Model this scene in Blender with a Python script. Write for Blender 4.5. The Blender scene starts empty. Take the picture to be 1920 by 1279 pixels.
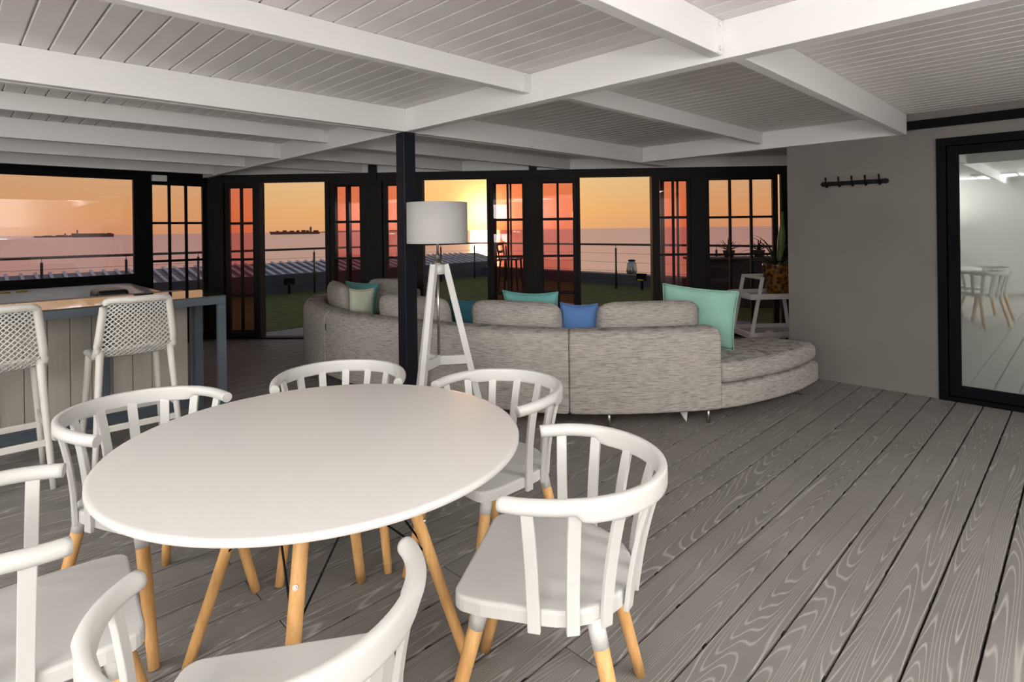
import bpy, bmesh, math, random
from math import sin, cos, pi, radians, sqrt
from mathutils import Vector, Matrix
random.seed(7)
scene = bpy.context.scene
COL = scene.collection

# ------------------------------------------------------------------ camera
TH = radians(45.3)
UX, UY = sin(TH), cos(TH)            # building axis a (towards right-far)
VX, VY = -cos(TH), sin(TH)           # building axis b (towards left-far)
PHI = math.atan2(UY, UX)             # rotation of the building frame about z
def W(a, b, z=0.0):
    return Vector((a*UX + b*VX, a*UY + b*VY, z))
cam_d = bpy.data.cameras.new('camera')
cam = bpy.data.objects.new('camera', cam_d); COL.objects.link(cam)
cam_d.sensor_width = 36.0; cam_d.sensor_fit = 'HORIZONTAL'
cam_d.lens = 36.0*1075.0/1920.0
cam_d.shift_y = -(639.5-430.4)/1920.0
cam_d.clip_start = 0.05; cam_d.clip_end = 100000
cam.matrix_world = (Matrix.Translation((0, 0, 1.37)) @ Matrix.Rotation(radians(90), 4, 'X')
                    @ Matrix.Rotation(radians(-0.75), 4, 'Z'))
scene.camera = cam

# ------------------------------------------------------------------ world: sunset sky
SUN_DIR = Vector((-0.047, 1.0, 0.030)).normalized()
world = bpy.data.worlds.new('sunset_sky'); scene.world = world; world.use_nodes = True
nt = world.node_tree; nt.nodes.clear()
def N(t, typ, **kw):
    n = t.nodes.new(typ)
    for k, v in kw.items(): setattr(n, k, v)
    return n
def ramp(t, stops, interp='LINEAR'):
    r = t.nodes.new('ShaderNodeValToRGB'); r.color_ramp.interpolation = interp
    e = r.color_ramp.elements
    while len(e) > 1: e.remove(e[-1])
    e[0].position = stops[0][0]; e[0].color = (*stops[0][1], 1)
    for p, c in stops[1:]:
        x = e.new(p); x.color = (*c, 1)
    return r
def math_n(t, op, a=None, b=None):
    m = t.nodes.new('ShaderNodeMath'); m.operation = op
    for i, v in enumerate((a, b)):
        if v is None: continue
        if isinstance(v, (int, float)): m.inputs[i].default_value = v
        else: t.links.new(v, m.inputs[i])
    return m.outputs[0]
tc = N(nt, 'ShaderNodeTexCoord')
nrm = N(nt, 'ShaderNodeVectorMath', operation='NORMALIZE'); nt.links.new(tc.outputs['Generated'], nrm.inputs[0])
sep = N(nt, 'ShaderNodeSeparateXYZ'); nt.links.new(nrm.outputs[0], sep.inputs[0])
sky = ramp(nt, [(0.0, (.70, .345, .155)), (.03, (.76, .395, .15)), (.09, (.72, .475, .225)), (.2, (.52, .42, .32)),
                (.45, (.32, .31, .32)), (1.0, (.17, .19, .24))])
nt.links.new(math_n(nt, 'MAXIMUM', sep.outputs['Z'], 0.0), sky.inputs[0])
dot = N(nt, 'ShaderNodeVectorMath', operation='DOT_PRODUCT'); nt.links.new(nrm.outputs[0], dot.inputs[0])
dot.inputs[1].default_value = SUN_DIR
ang = math_n(nt, 'ARCCOSINE', math_n(nt, 'MINIMUM', dot.outputs['Value'], 0.999999))
g1 = math_n(nt, 'POWER', 2.718, math_n(nt, 'MULTIPLY', math_n(nt, 'POWER', math_n(nt, 'DIVIDE', ang, 0.036), 2.0), -1.0))
g2 = math_n(nt, 'POWER', 2.718, math_n(nt, 'MULTIPLY', math_n(nt, 'DIVIDE', ang, 0.085), -1.0))
# away from the sun the sky turns paler and pinker
g3 = math_n(nt, 'MULTIPLY', math_n(nt, 'MINIMUM', math_n(nt, 'DIVIDE', ang, 1.2), 1.0), 0.75)
mixp = N(nt, 'ShaderNodeMixRGB', blend_type='MULTIPLY'); nt.links.new(g3, mixp.inputs[0])
nt.links.new(sky.outputs[0], mixp.inputs[1]); mixp.inputs[2].default_value = (.80, .86, 1.05, 1)
def addglow(prev, fac, colour):
    s = N(nt, 'ShaderNodeVectorMath', operation='SCALE'); s.inputs[0].default_value = colour
    nt.links.new(fac, s.inputs['Scale'])
    ad = N(nt, 'ShaderNodeVectorMath', operation='ADD')
    nt.links.new(prev, ad.inputs[0]); nt.links.new(s.outputs[0], ad.inputs[1])
    return ad.outputs[0]
colr = addglow(mixp.outputs[0], g1, (2.6, 1.75, .75))
colr = addglow(colr, g2, (.75, .36, .02))
bg = N(nt, 'ShaderNodeBackground'); nt.links.new(colr, bg.inputs[0]); bg.inputs[1].default_value = 1.05
wo = N(nt, 'ShaderNodeOutputWorld'); nt.links.new(bg.outputs[0], wo.inputs[0])

# ------------------------------------------------------------------ sun, room lamp and added fill lights
sd = bpy.data.lights.new('setting_sun', 'SUN'); sd.energy = 0.22; sd.color = (1, .50, .20); sd.angle = radians(3)
so = bpy.data.objects.new('setting_sun', sd); COL.objects.link(so)
so.rotation_euler = (-SUN_DIR).to_track_quat('-Z', 'Y').to_euler()
def area(name, pos, aim, sx, sy, power, colour):
    d = bpy.data.lights.new(name, 'AREA'); d.shape = 'RECTANGLE'; d.size = sx; d.size_y = sy
    d.energy = power; d.color = colour
    o = bpy.data.objects.new(name, d); COL.objects.link(o); o.location = pos
    o.rotation_euler = (Vector(aim)-Vector(pos)).to_track_quat('-Z', 'Y').to_euler()
    return o
# rear wall lamp inferred, others added as unseen fill: (a, b, watts, label)
LAMPS_AND_FILL = [(-2.6, 1.2, 16, 'flat rectangular ceiling lamp beside the rear wall'), (-1.3, -1.2, 26, 'flat rectangular fill panel added unseen above the viewer'),
         (2.3, -1.3, 58, 'flat rectangular fill panel added unseen above the sliding door side'), (-1.8, 3.2, 36, 'flat rectangular fill panel added unseen above the bar')]
for la, lb, lp_, _l in LAMPS_AND_FILL:
    area('ceiling_lamp_or_fill_light', W(la, lb, 2.225), W(la, lb, 0), 1.1, .55, lp_, (1, .98, .96))
area('fill_light', (-1.55, -1.95, 1.55), (.5, 4.5, 1.45), 1.4, 1.1, 68, (1, .985, .97))  # added frontal fill from behind the camera, no fixture
FILL_UPLIGHTS = [(-2.5, -1.7, 105), (-2.9, 2.6, 85), (.9, -2.1, 125)]                                   # added unseen fill aimed up at the ceiling (a, b)
for la, lb, lp_ in FILL_UPLIGHTS:
    area('fill_uplight', W(la, lb, 1.30), W(la, lb, 3), .42, .42, lp_, (1, .985, .97))
scene.view_settings.view_transform = 'Standard'
scene.view_settings.look = 'None'
scene.view_settings.exposure = 0.0
scene.view_settings.gamma = 1.0
scene.view_settings.use_curve_mapping = False

# ------------------------------------------------------------------ materials
def new_mat(name):
    m = bpy.data.materials.new(name); m.use_nodes = True
    return m, m.node_tree, m.node_tree.nodes['Principled BSDF']
def plain(name, col, rough=.5, metal=0.0, spec=.5, bump=0.0, bscale=200.0, var=0.0, vscale=6.0):
    m, t, p = new_mat(name)
    p.inputs['Base Color'].default_value = (*col, 1); p.inputs['Roughness'].default_value = rough
    p.inputs['Metallic'].default_value = metal; p.inputs['Specular IOR Level'].default_value = spec
    co = N(t, 'ShaderNodeTexCoord')
    if var:
        n = N(t, 'ShaderNodeTexNoise'); n.inputs['Scale'].default_value = vscale; n.inputs['Detail'].default_value = 5
        t.links.new(co.outputs['Object'], n.inputs['Vector'])
        r = ramp(t, [(.3, tuple(c*(1-var) for c in col)), (.7, tuple(min(1, c*(1+var)) for c in col))])
        t.links.new(n.outputs['Fac'], r.inputs[0]); t.links.new(r.outputs[0], p.inputs['Base Color'])
    if bump:
        n = N(t, 'ShaderNodeTexNoise'); n.inputs['Scale'].default_value = bscale; n.inputs['Detail'].default_value = 3
        t.links.new(co.outputs['Object'], n.inputs['Vector'])
        b = N(t, 'ShaderNodeBump'); b.inputs['Strength'].default_value = bump; b.inputs['Distance'].default_value = .004
        t.links.new(n.outputs['Fac'], b.inputs['Height']); t.links.new(b.outputs[0], p.inputs['Normal'])
    return m
def stretched(name, c0, c1, scale, rough=.6, bump=.2, lo=.35, hi=.65, detail=4, dist=.003, coord='Object'):
    m, t, p = new_mat(name)
    p.inputs['Roughness'].default_value = rough; p.inputs['Specular IOR Level'].default_value = .3
    co = N(t, 'ShaderNodeTexCoord'); mp = N(t, 'ShaderNodeMapping'); mp.inputs['Scale'].default_value = scale
    t.links.new(co.outputs[coord], mp.inputs[0])
    n = N(t, 'ShaderNodeTexNoise'); n.inputs['Scale'].default_value = 1; n.inputs['Detail'].default_value = detail
    n.inputs['Roughness'].default_value = .65
    t.links.new(mp.outputs[0], n.inputs['Vector'])
    r = ramp(t, [(lo, c0), (hi, c1)]); t.links.new(n.outputs['Fac'], r.inputs[0]); t.links.new(r.outputs[0], p.inputs['Base Color'])
    b = N(t, 'ShaderNodeBump'); b.inputs['Strength'].default_value = bump; b.inputs['Distance'].default_value = dist
    t.links.new(n.outputs['Fac'], b.inputs['Height']); t.links.new(b.outputs[0], p.inputs['Normal'])
    return m
def deck_mat():
    # embossed composite board: pale thin cathedral grain lines on brown-grey
    m, t, p = new_mat('deck_composite'); p.inputs['Roughness'].default_value = .58
    p.inputs['Specular IOR Level'].default_value = .35
    co = N(t, 'ShaderNodeTexCoord'); oi = N(t, 'ShaderNodeObjectInfo')
    sh = N(t, 'ShaderNodeCombineXYZ')
    t.links.new(math_n(t, 'MULTIPLY', oi.outputs['Random'], 37.0), sh.inputs[0])
    t.links.new(math_n(t, 'MULTIPLY', oi.outputs['Random'], 91.0), sh.inputs[2])
    ad = N(t, 'ShaderNodeVectorMath', operation='ADD'); t.links.new(co.outputs['Object'], ad.inputs[0]); t.links.new(sh.outputs[0], ad.inputs[1])
    mp = N(t, 'ShaderNodeMapping'); mp.inputs['Scale'].default_value = (.40, 8.5, 1); t.links.new(ad.outputs[0], mp.inputs[0])
    n = N(t, 'ShaderNodeTexNoise'); n.inputs['Scale'].default_value = 1; n.inputs['Detail'].default_value = 1.2
    n.inputs['Roughness'].default_value = .3; t.links.new(mp.outputs[0], n.inputs['Vector'])
    rings = math_n(t, 'FRACT', math_n(t, 'MULTIPLY', n.outputs['Fac'], 46.0))
    line = ramp(t, [(0, (0, 0, 0)), (.34, (0, 0, 0)), (.5, (1, 1, 1)), (.66, (0, 0, 0)), (1, (0, 0, 0))])
    t.links.new(rings, line.inputs[0])
    n2 = N(t, 'ShaderNodeTexNoise'); n2.inputs['Scale'].default_value = 2.2; n2.inputs['Detail'].default_value = 6
    t.links.new(ad.outputs[0], n2.inputs['Vector'])
    base = ramp(t, [(.3, (.185, .170, .160)), (.7, (.235, .218, .206))]); t.links.new(n2.outputs['Fac'], base.inputs[0])
    mx = N(t, 'ShaderNodeMixRGB'); mx.inputs[2].default_value = (.41, .385, .36, 1)
    t.links.new(math_n(t, 'MULTIPLY', line.outputs[0], .9), mx.inputs[0]); t.links.new(base.outputs[0], mx.inputs[1])
    t.links.new(mx.outputs[0], p.inputs['Base Color'])
    b = N(t, 'ShaderNodeBump'); b.inputs['Strength'].default_value = .35; b.inputs['Distance'].default_value = .002
    t.links.new(line.outputs[0], b.inputs['Height']); t.links.new(b.outputs[0], p.inputs['Normal'])
    return m
def glass_mat(name, tint, refl=.10):
    m = bpy.data.materials.new(name); m.use_nodes = True; t = m.node_tree; t.nodes.clear()
    tr = N(t, 'ShaderNodeBsdfTransparent'); tr.inputs[0].default_value = (*tint, 1)
    gl = N(t, 'ShaderNodeBsdfGlossy'); gl.inputs['Roughness'].default_value = .01; gl.inputs['Color'].default_value = (1, 1, 1, 1)
    lw = N(t, 'ShaderNodeFresnel'); lw.inputs['IOR'].default_value = 1.45
    f = math_n(t, 'MULTIPLY', lw.outputs[0], refl/.04)
    mx = N(t, 'ShaderNodeMixShader'); t.links.new(math_n(t, 'MINIMUM', f, .8), mx.inputs[0])
    t.links.new(tr.outputs[0], mx.inputs[1]); t.links.new(gl.outputs[0], mx.inputs[2])
    o = N(t, 'ShaderNodeOutputMaterial'); t.links.new(mx.outputs[0], o.inputs[0])
    return m
def frosted_door_mat():
    m = bpy.data.materials.new('filmed_door_glass'); m.use_nodes = True; t = m.node_tree; t.nodes.clear()
    df = N(t, 'ShaderNodeBsdfDiffuse'); df.inputs[0].default_value = (.20, .215, .20, 1)
    gl = N(t, 'ShaderNodeBsdfGlossy'); gl.inputs['Roughness'].default_value = .015; gl.inputs['Color'].default_value = (.9, .95, .92, 1)
    mx = N(t, 'ShaderNodeMixShader'); mx.inputs[0].default_value = .33
    t.links.new(df.outputs[0], mx.inputs[1]); t.links.new(gl.outputs[0], mx.inputs[2])
    o = N(t, 'ShaderNodeOutputMaterial'); t.links.new(mx.outputs[0], o.inputs[0])
    return m
def sea_mat():
    m = bpy.data.materials.new('sea_water'); m.use_nodes = True; t = m.node_tree; t.nodes.clear()
    co = N(t, 'ShaderNodeTexCoord'); mp = N(t, 'ShaderNodeMapping'); mp.inputs['Scale'].default_value = (.02, .09, 1)
    t.links.new(co.outputs['Object'], mp.inputs[0])
    n = N(t, 'ShaderNodeTexNoise'); n.inputs['Scale'].default_value = 1; n.inputs['Detail'].default_value = 7; n.inputs['Roughness'].default_value = .6
    t.links.new(mp.outputs[0], n.inputs['Vector'])
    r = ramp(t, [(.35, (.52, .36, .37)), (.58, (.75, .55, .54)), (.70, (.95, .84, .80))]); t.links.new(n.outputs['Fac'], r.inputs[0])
    b = N(t, 'ShaderNodeBump'); b.inputs['Strength'].default_value = .22; b.inputs['Distance'].default_value = 1.2
    t.links.new(n.outputs['Fac'], b.inputs['Height'])
    df = N(t, 'ShaderNodeBsdfDiffuse'); t.links.new(r.outputs[0], df.inputs[0])
    gl = N(t, 'ShaderNodeBsdfGlossy'); gl.inputs['Color'].default_value = (.97, .86, 1.0, 1); gl.inputs['Roughness'].default_value = .2
    t.links.new(b.outputs[0], gl.inputs['Normal']); t.links.new(b.outputs[0], df.inputs['Normal'])
    mx = N(t, 'ShaderNodeMixShader'); mx.inputs[0].default_value = .72
    t.links.new(df.outputs[0], mx.inputs[1]); t.links.new(gl.outputs[0], mx.inputs[2])
    o = N(t, 'ShaderNodeOutputMaterial'); t.links.new(mx.outputs[0], o.inputs[0])
    return m
def mottled(name, cols, scale):
    m, t, p = new_mat(name); p.inputs['Roughness'].default_value = .10
    co = N(t, 'ShaderNodeTexCoord'); n = N(t, 'ShaderNodeTexVoronoi'); n.inputs['Scale'].default_value = scale
    n2 = N(t, 'ShaderNodeTexNoise'); n2.inputs['Scale'].default_value = scale*.7
    t.links.new(co.outputs['Object'], n.inputs['Vector']); t.links.new(co.outputs['Object'], n2.inputs['Vector'])
    f = math_n(t, 'ADD', math_n(t, 'MULTIPLY', n.outputs['Distance'], .6), math_n(t, 'MULTIPLY', n2.outputs['Fac'], .5))
    r = ramp(t, [(.3, cols[0]), (.5, cols[1]), (.7, cols[2])]); t.links.new(f, r.inputs[0]); t.links.new(r.outputs[0], p.inputs['Base Color'])
    return m

M = {
 'white_plastic': plain('white_plastic', (.64, .632, .615), .38, spec=.45),
 'stool_plastic': plain('stool_plastic', (.70, .68, .64), .42),
 'table_laminate': plain('table_laminate', (.735, .71, .69), .36, spec=.4),
 'table_edge': plain('table_edge', (.68, .655, .64), .4),
 'beech': stretched('beech', (.66, .35, .125), (.78, .46, .19), (60, 60, 3), rough=.42, bump=.05),
 'deck': deck_mat(),
 'deck_under': plain('deck_under', (.045, .035, .028), .9),
 'clip': plain('deck_clip', (.01, .01, .011), .5),
 'joist_timber': plain('joist_timber', (.30, .20, .12), .8, var=.25, vscale=30),
 'ceiling': plain('ceiling_white', (.74, .715, .69), .55),
 'groove': plain('ceiling_groove', (.80, .77, .70), .7),
 'beam': plain('beam_white', (.80, .785, .78), .45),
 'steel_plate': plain('plate_white', (.76, .75, .74), .4),
 'wall': plain('taupe_plaster', (.20, .183, .169), .8, bump=.25, bscale=160, var=.05, vscale=3),
 'rear_wall': plain('pale_grey_plaster', (.66, .66, .63), .8, bump=.15, bscale=120),
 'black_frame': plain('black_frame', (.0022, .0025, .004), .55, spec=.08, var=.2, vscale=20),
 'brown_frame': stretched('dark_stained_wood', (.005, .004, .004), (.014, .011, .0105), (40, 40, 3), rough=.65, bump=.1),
 'post': plain('navy_post', (.009, .0105, .018), .45, spec=.3),
 'glass': glass_mat('window_glass', (.965, .895, .91), .03),
 'tint': glass_mat('tinted_glass', (.98, .785, .775), .025),
 'door_film': frosted_door_mat(),
 'bar_steel': plain('blue_grey_steel', (.085, .108, .132), .38, spec=.5),
 'bar_glass': plain('bar_top_gloss', (.055, .055, .048), .03, spec=.9),
 'bar_board': stretched('bar_cladding', (.44, .41, .365), (.50, .465, .41), (20, 20, 2), rough=.6, bump=.08),
 'spa': plain('spa_acrylic', (.58, .59, .61), .25),
 'spa_water': plain('spa_water', (.42, .44, .46), .12),
 'black_vinyl': plain('black_vinyl', (.008, .008, .009), .35),
 'brass': plain('brass', (.45, .36, .06), .35, metal=.6),
 'sofa': stretched('heathered_weave', (.20, .182, .168), (.49, .452, .42), (15, 15, 330), rough=.95, bump=.4, lo=.36, hi=.54, detail=5),
 'teal': plain('teal_linen', (.155, .42, .40), .85, bump=.35, bscale=350, var=.06),
 'deep_teal': plain('deep_teal_linen', (.04, .20, .27), .85, bump=.35, bscale=350, var=.06),
 'mint': plain('mint_linen', (.31, .56, .46), .85, bump=.35, bscale=350, var=.06),
 'blue': plain('blue_linen', (.085, .19, .44), .8, bump=.35, bscale=350, var=.06),
 'cream': plain('pale_cream_linen', (.56, .60, .48), .85, bump=.35, bscale=350),
 'chrome': plain('brushed_steel', (.55, .52, .48), .28, metal=1.0),
 'lamp_white': plain('lamp_white_lacquer', (.76, .75, .735), .42),
 'shade': plain('lamp_shade_fabric', (.58, .565, .555), .85, bump=.2, bscale=500),
 'black_iron': plain('black_iron', (.004, .004, .004), .5, spec=.15),
 'tray': plain('tray_white', (.66, .63, .63), .38),
 'tray_gloss': plain('tray_surface', (.50, .46, .46), .08),
 'pot': mottled('tortoiseshell_glaze', ((.012, .006, .003), (.085, .036, .010), (.22, .10, .022)), 26),
 'leaf': stretched('leaf_green', (.012, .03, .006), (.05, .085, .018), (14, 14, 3), rough=.45, bump=.1),
 'spear': stretched('spear_green', (.06, .09, .02), (.16, .20, .06), (30, 30, 6), rough=.45, bump=.1),
 'soil': plain('soil', (.02, .014, .01), .95),
 'turf': plain('artificial_turf', (.075, .090, .004), .9, bump=.9, bscale=260, var=.3, vscale=5),
 'parapet': plain('parapet_paint', (.075, .085, .105), .7, var=.12, vscale=2),
 'kerb': plain('kerb_stone', (.34, .31, .31), .7),
 'roof_pan': plain('roof_pan', (.11, .13, .155), .4),
 'roof_rib': plain('roof_rib', (.62, .62, .66), .35, metal=.2),
 'rail': plain('rail_dark', (.03, .024, .028), .35),
 'sea': sea_mat(),
 'hull': plain('ship_hull', (.17, .075, .045), .8),
 'ship_white': plain('ship_bridge', (.34, .22, .17), .8),
 'land': plain('headland_haze', (.24, .13, .12), 1.0),
 'zinc': plain('zinc_cowl', (.40, .42, .46), .3, metal=.8),
 'yellow': plain('yellow_lens', (.75, .55, .05), .3),
 'agave': plain('agave_green', (.02, .028, .018), .6),
 'planter': plain('planter_dark', (.025, .022, .026), .7),
}

# ------------------------------------------------------------------ mesh helpers
class MB:
    def __init__(s): s.v = []; s.f = []; s.sm = []
    def add(s, vs, fs, smooth=False):
        o = len(s.v); s.v += [tuple(v) for v in vs]
        for f in fs: s.f.append(tuple(i+o for i in f)); s.sm.append(smooth)
    def box(s, x0, x1, y0, y1, z0, z1, bev=0.0):
        if bev <= 0:
            vs = [(x, y, z) for x in (x0, x1) for y in (y0, y1) for z in (z0, z1)]
            s.add(vs, [(0, 1, 3, 2), (4, 6, 7, 5), (0, 4, 5, 1), (2, 3, 7, 6), (0, 2, 6, 4), (1, 5, 7, 3)])
        else:
            bm = bmesh.new(); bmesh.ops.create_cube(bm, size=1)
            for v in bm.verts:
                v.co = ((x0+x1)/2+v.co.x*(x1-x0), (y0+y1)/2+v.co.y*(y1-y0), (z0+z1)/2+v.co.z*(z1-z0))
            bmesh.ops.bevel(bm, geom=bm.edges[:], offset=bev, segments=2, affect='EDGES', profile=.5)
            s.from_bm(bm)
    def from_bm(s, bm, smooth=False):
        bm.verts.index_update()
        s.add([v.co[:] for v in bm.verts], [[v.index for v in f.verts] for f in bm.faces], smooth); bm.free()
    def tube(s, pts, rad, n=10, caps=True, flat=None, up=(0, 0, 1), sq=None):
        """sweep a circle (or ellipse: flat=(rx list, ry list)) along pts"""
        P = [Vector(p) for p in pts]; k = len(P); rings = []
        R = rad if isinstance(rad, (list, tuple)) else [rad]*k
        for i in range(k):
            t = (P[min(i+1, k-1)]-P[max(i-1, 0)]).normalized()
            u = Vector(up)
            if abs(t.dot(u)) > .95: u = Vector((1, 0, 0)) if abs(t.x) < .9 else Vector((0, 1, 0))
            a = t.cross(u).normalized(); b = a.cross(t).normalized()
            ra, rb = (flat[0][i], flat[1][i]) if flat else (R[i], R[i])
            e = sq[i] if sq else 1.0
            sp_ = lambda v: math.copysign(abs(v)**e, v) if abs(v) > 1e-9 else 0.0
            rings.append([P[i]+a*(ra*sp_(cos(2*pi*j/n)))+b*(rb*sp_(sin(2*pi*j/n))) for j in range(n)])
        vs = [v for r in rings for v in r]; fs = []
        for i in range(k-1):
            for j in range(n):
                fs.append((i*n+j, i*n+(j+1) % n, (i+1)*n+(j+1) % n, (i+1)*n+j))
        s.add(vs, fs, True)
        if caps:
            o = len(s.v)-k*n
            s.f.append(tuple(o+j for j in reversed(range(n)))); s.sm.append(False)
            s.f.append(tuple(o+(k-1)*n+j for j in range(n))); s.sm.append(False)
    def lathe(s, prof, n=32, cx=0, cy=0, caps=True):
        vs = []; fs = []; k = len(prof)
        for r, z in prof:
            for j in range(n): vs.append((cx+r*cos(2*pi*j/n), cy+r*sin(2*pi*j/n), z))
        for i in range(k-1):
            for j in range(n): fs.append((i*n+j, i*n+(j+1) % n, (i+1)*n+(j+1) % n, (i+1)*n+j))
        s.add(vs, fs, True)
        if caps:
            o = len(s.v)-k*n
            s.f.append(tuple(o+j for j in reversed(range(n)))); s.sm.append(False)
            s.f.append(tuple(o+(k-1)*n+j for j in range(n))); s.sm.append(False)
    def prism(s, poly, z0, z1):
        n = len(poly)
        s.add([(x, y, z0) for x, y in poly]+[(x, y, z1) for x, y in poly],
              [tuple(reversed(range(n))), tuple(range(n, 2*n))]+[(i, (i+1) % n, n+(i+1) % n, n+i) for i in range(n)])
    def bar(s, p, q, w, h, up=(0, 0, 1)):
        """rectangular bar from p to q; w across, h along up"""
        p = Vector(p); q = Vector(q); t = (q-p).normalized(); u = Vector(up)
        if abs(t.dot(u)) > .98: u = Vector((0, 1, 0))
        a = t.cross(u).normalized()*(w/2); b = a.cross(t).normalized()*(h/2)
        vs = [c+x+y for c in (p, q) for x, y in ((-a, -b), (a, -b), (a, b), (-a, b))]
        s.add(vs, [(0, 3, 2, 1), (4, 5, 6, 7), (0, 1, 5, 4), (1, 2, 6, 5), (2, 3, 7, 6), (3, 0, 4, 7)])
    def mesh(s, name):
        m = bpy.data.meshes.new(name); m.from_pydata(s.v, [], s.f); m.update()
        m.polygons.foreach_set('use_smooth', s.sm)
        bm = bmesh.new(); bm.from_mesh(m); bmesh.ops.recalc_face_normals(bm, faces=bm.faces[:]); bm.to_mesh(m); bm.free()
        return m
    def build(s, name, mat, parent=None, loc=(0, 0, 0), rz=0.0, bevel=0.0):
        return link(name, s.mesh(name), mat, parent, loc, rz, bevel)
def link(name, mesh, mat, parent=None, loc=(0, 0, 0), rz=0.0, bevel=0.0):
    if mat and not mesh.materials: mesh.materials.append(M[mat])
    o = bpy.data.objects.new(name, mesh); COL.objects.link(o)
    o.location = loc; o.rotation_euler = (0, 0, rz)
    if parent: o.parent = parent
    if bevel:
        b = o.modifiers.new('soft_edges', 'BEVEL'); b.width = bevel; b.segments = 2; b.limit_method = 'ANGLE'
    return o
def tag(o, label=None, cat=None, group=None, kind=None):
    if label: o['label'] = label
    if cat: o['category'] = cat
    if group: o['group'] = group
    if kind: o['kind'] = kind
    return o
def empty(name, loc, rz, label, cat, group=None, kind=None):
    o = bpy.data.objects.new(name, None); COL.objects.link(o); o.location = loc; o.rotation_euler = (0, 0, rz)
    o.empty_display_size = .1
    return tag(o, label, cat, group, kind)
def copy_tree(o, parent=None):
    c = o.copy(); COL.objects.link(c); c.parent = parent
    for ch in list(o.children): copy_tree(ch, c)
    return c
def B(box_args): m = MB(); m.box(*box_args); return m

# ================================================================== SETTING
A0, A1, B0, B1 = -3.6, 8.2, -2.6, 8.04
ZC, ZB, ZJ = 2.25, 2.085, 2.14          # ceiling, girder underside, joist underside
# door wall line (nearly square to the view): point (0,7.31), direction t
TX = Vector((1, -.039, 0)).normalized(); DRZ = math.atan2(TX.y, TX.x); D0 = Vector((0, 7.31, 0))

# ---- floor: substrate + individually built deck boards
fl = MB(); fl.box(A0, A1, B0, B1, -.16, -.032)
floor = fl.build('floor', 'deck_under', rz=PHI)
tag(floor, 'grey composite plank decking running diagonally through the whole room', 'floor', kind='structure')
PITCH, BW = .1615, .1525
jm = MB()
for k in range(24):
    aj = A0+.3+k*.5; jm.box(aj-.025, aj+.025, B0, B1, -.03, -.026)
jo = jm.build('floor_joist', 'joist_timber', floor)
board_meshes = {}
def board(a0, a1, bc):
    L = round(a1-a0, 4)
    if L not in board_meshes:
        m = MB(); m.box(-L/2, L/2, -BW/2, BW/2, -.024, 0, .003); board_meshes[L] = m.mesh('deck_board')
    link('deck_board', board_meshes[L], 'deck', floor, ((a0+a1)/2, bc, 0))
k0 = int((B0-.42)/PITCH)
nb = 0
for k in range(-18, 48):
    bc = .42+PITCH*(k+.5)
    if bc-BW/2 < B0 or bc+BW/2 > B1: continue
    j = 1.435 if k % 2 == 0 else .83
    board(A0, j-.002, bc); board(j+.002, 5.2 if k % 2 else 5.9, bc) if bc > 2.1 else board(j+.002, 5.53, bc)
    if bc > 2.1: board((5.2 if k % 2 else 5.9)+.004, A1, bc)
cl = MB()
cl.box(-.011, .011, -.0045, .0045, -.012, -.003)
clip_mesh = cl.mesh('deck_clip')
for k in range(-10, 30):
    for i in range(6):
        a = 1.0+i*.76+(k % 3)*.12
        if a < 5.4 and a*.7-(.42+PITCH*k)*.1 > 0 and k < 18:
            link('deck_clip', clip_mesh, 'clip', floor, (a, .42+PITCH*k, 0))

# ---- ceiling: backing + tongue-and-groove boards
def bdoor(a):  # b of the glazed wall line at a: Y = 7.31-.039X with X = a*UX+b*VX, Y = a*UY+b*VY
    return (7.31-.039*a*UX-a*UY)/(VY+.039*VX)
EAVE = .16
def beave(a): return min(B1, bdoor(a)+EAVE)
a_lo, a_hi = 0.0, 5.0
for _ in range(40):
    a_m = (a_lo+a_hi)/2
    if bdoor(a_m)+EAVE > B1: a_lo = a_m
    else: a_hi = a_m
cb = MB(); cb.prism([(A0, B0), (A1, B0), (A1, beave(A1)), (a_lo, B1), (A0, B1)], ZC+.012, ZC+.10)
ceiling = cb.build('ceiling', 'groove', rz=PHI)
tag(ceiling, 'white tongue and groove boarded ceiling', 'ceiling', kind='structure')
CP = .1015
prof = [(-CP/2+.002, ZC+.012), (-CP/2+.002, ZC+.006), (-CP/2+.007, ZC), (CP/2-.007, ZC), (CP/2-.002, ZC+.006), (CP/2-.002, ZC+.012)]
cmesh = {}
a = A0+CP/2
while a < A1:
    # board with chamfered long edges so that the joints read as V grooves
    y1 = round(beave(a), 3)
    if y1 not in cmesh:
        cm = MB(); n = len(prof); vs = [(x, y, z) for y in (B0, y1) for x, z in prof]
        cm.add(vs, [tuple(range(n)), tuple(reversed(range(n, 2*n)))]+[(i, (i+1) % n, n+(i+1) % n, n+i) for i in range(n)])
        cmesh[y1] = cm.mesh('ceiling_board')
    link('ceiling_board', cmesh[y1], 'ceiling', ceiling, (a, 0, 0)); a += CP

# ---- beams
def beam(name, a0, a1, b0, b1, z0, z1, label, cat='beam', mat='beam', group=None):
    m = MB(); m.box(a0, a1, b0, b1, z0, z1)
    o = m.build(name, mat, rz=PHI, bevel=.003); return tag(o, label, cat, group, 'structure')
GA = 2.40; GB = 3.52
beam('ceiling_girder', GA-.035, GA+.035, B0, bdoor(GA)-.06, ZB, ZC, 'deep white girder crossing above the navy post towards the corner of the glazing')
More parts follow.
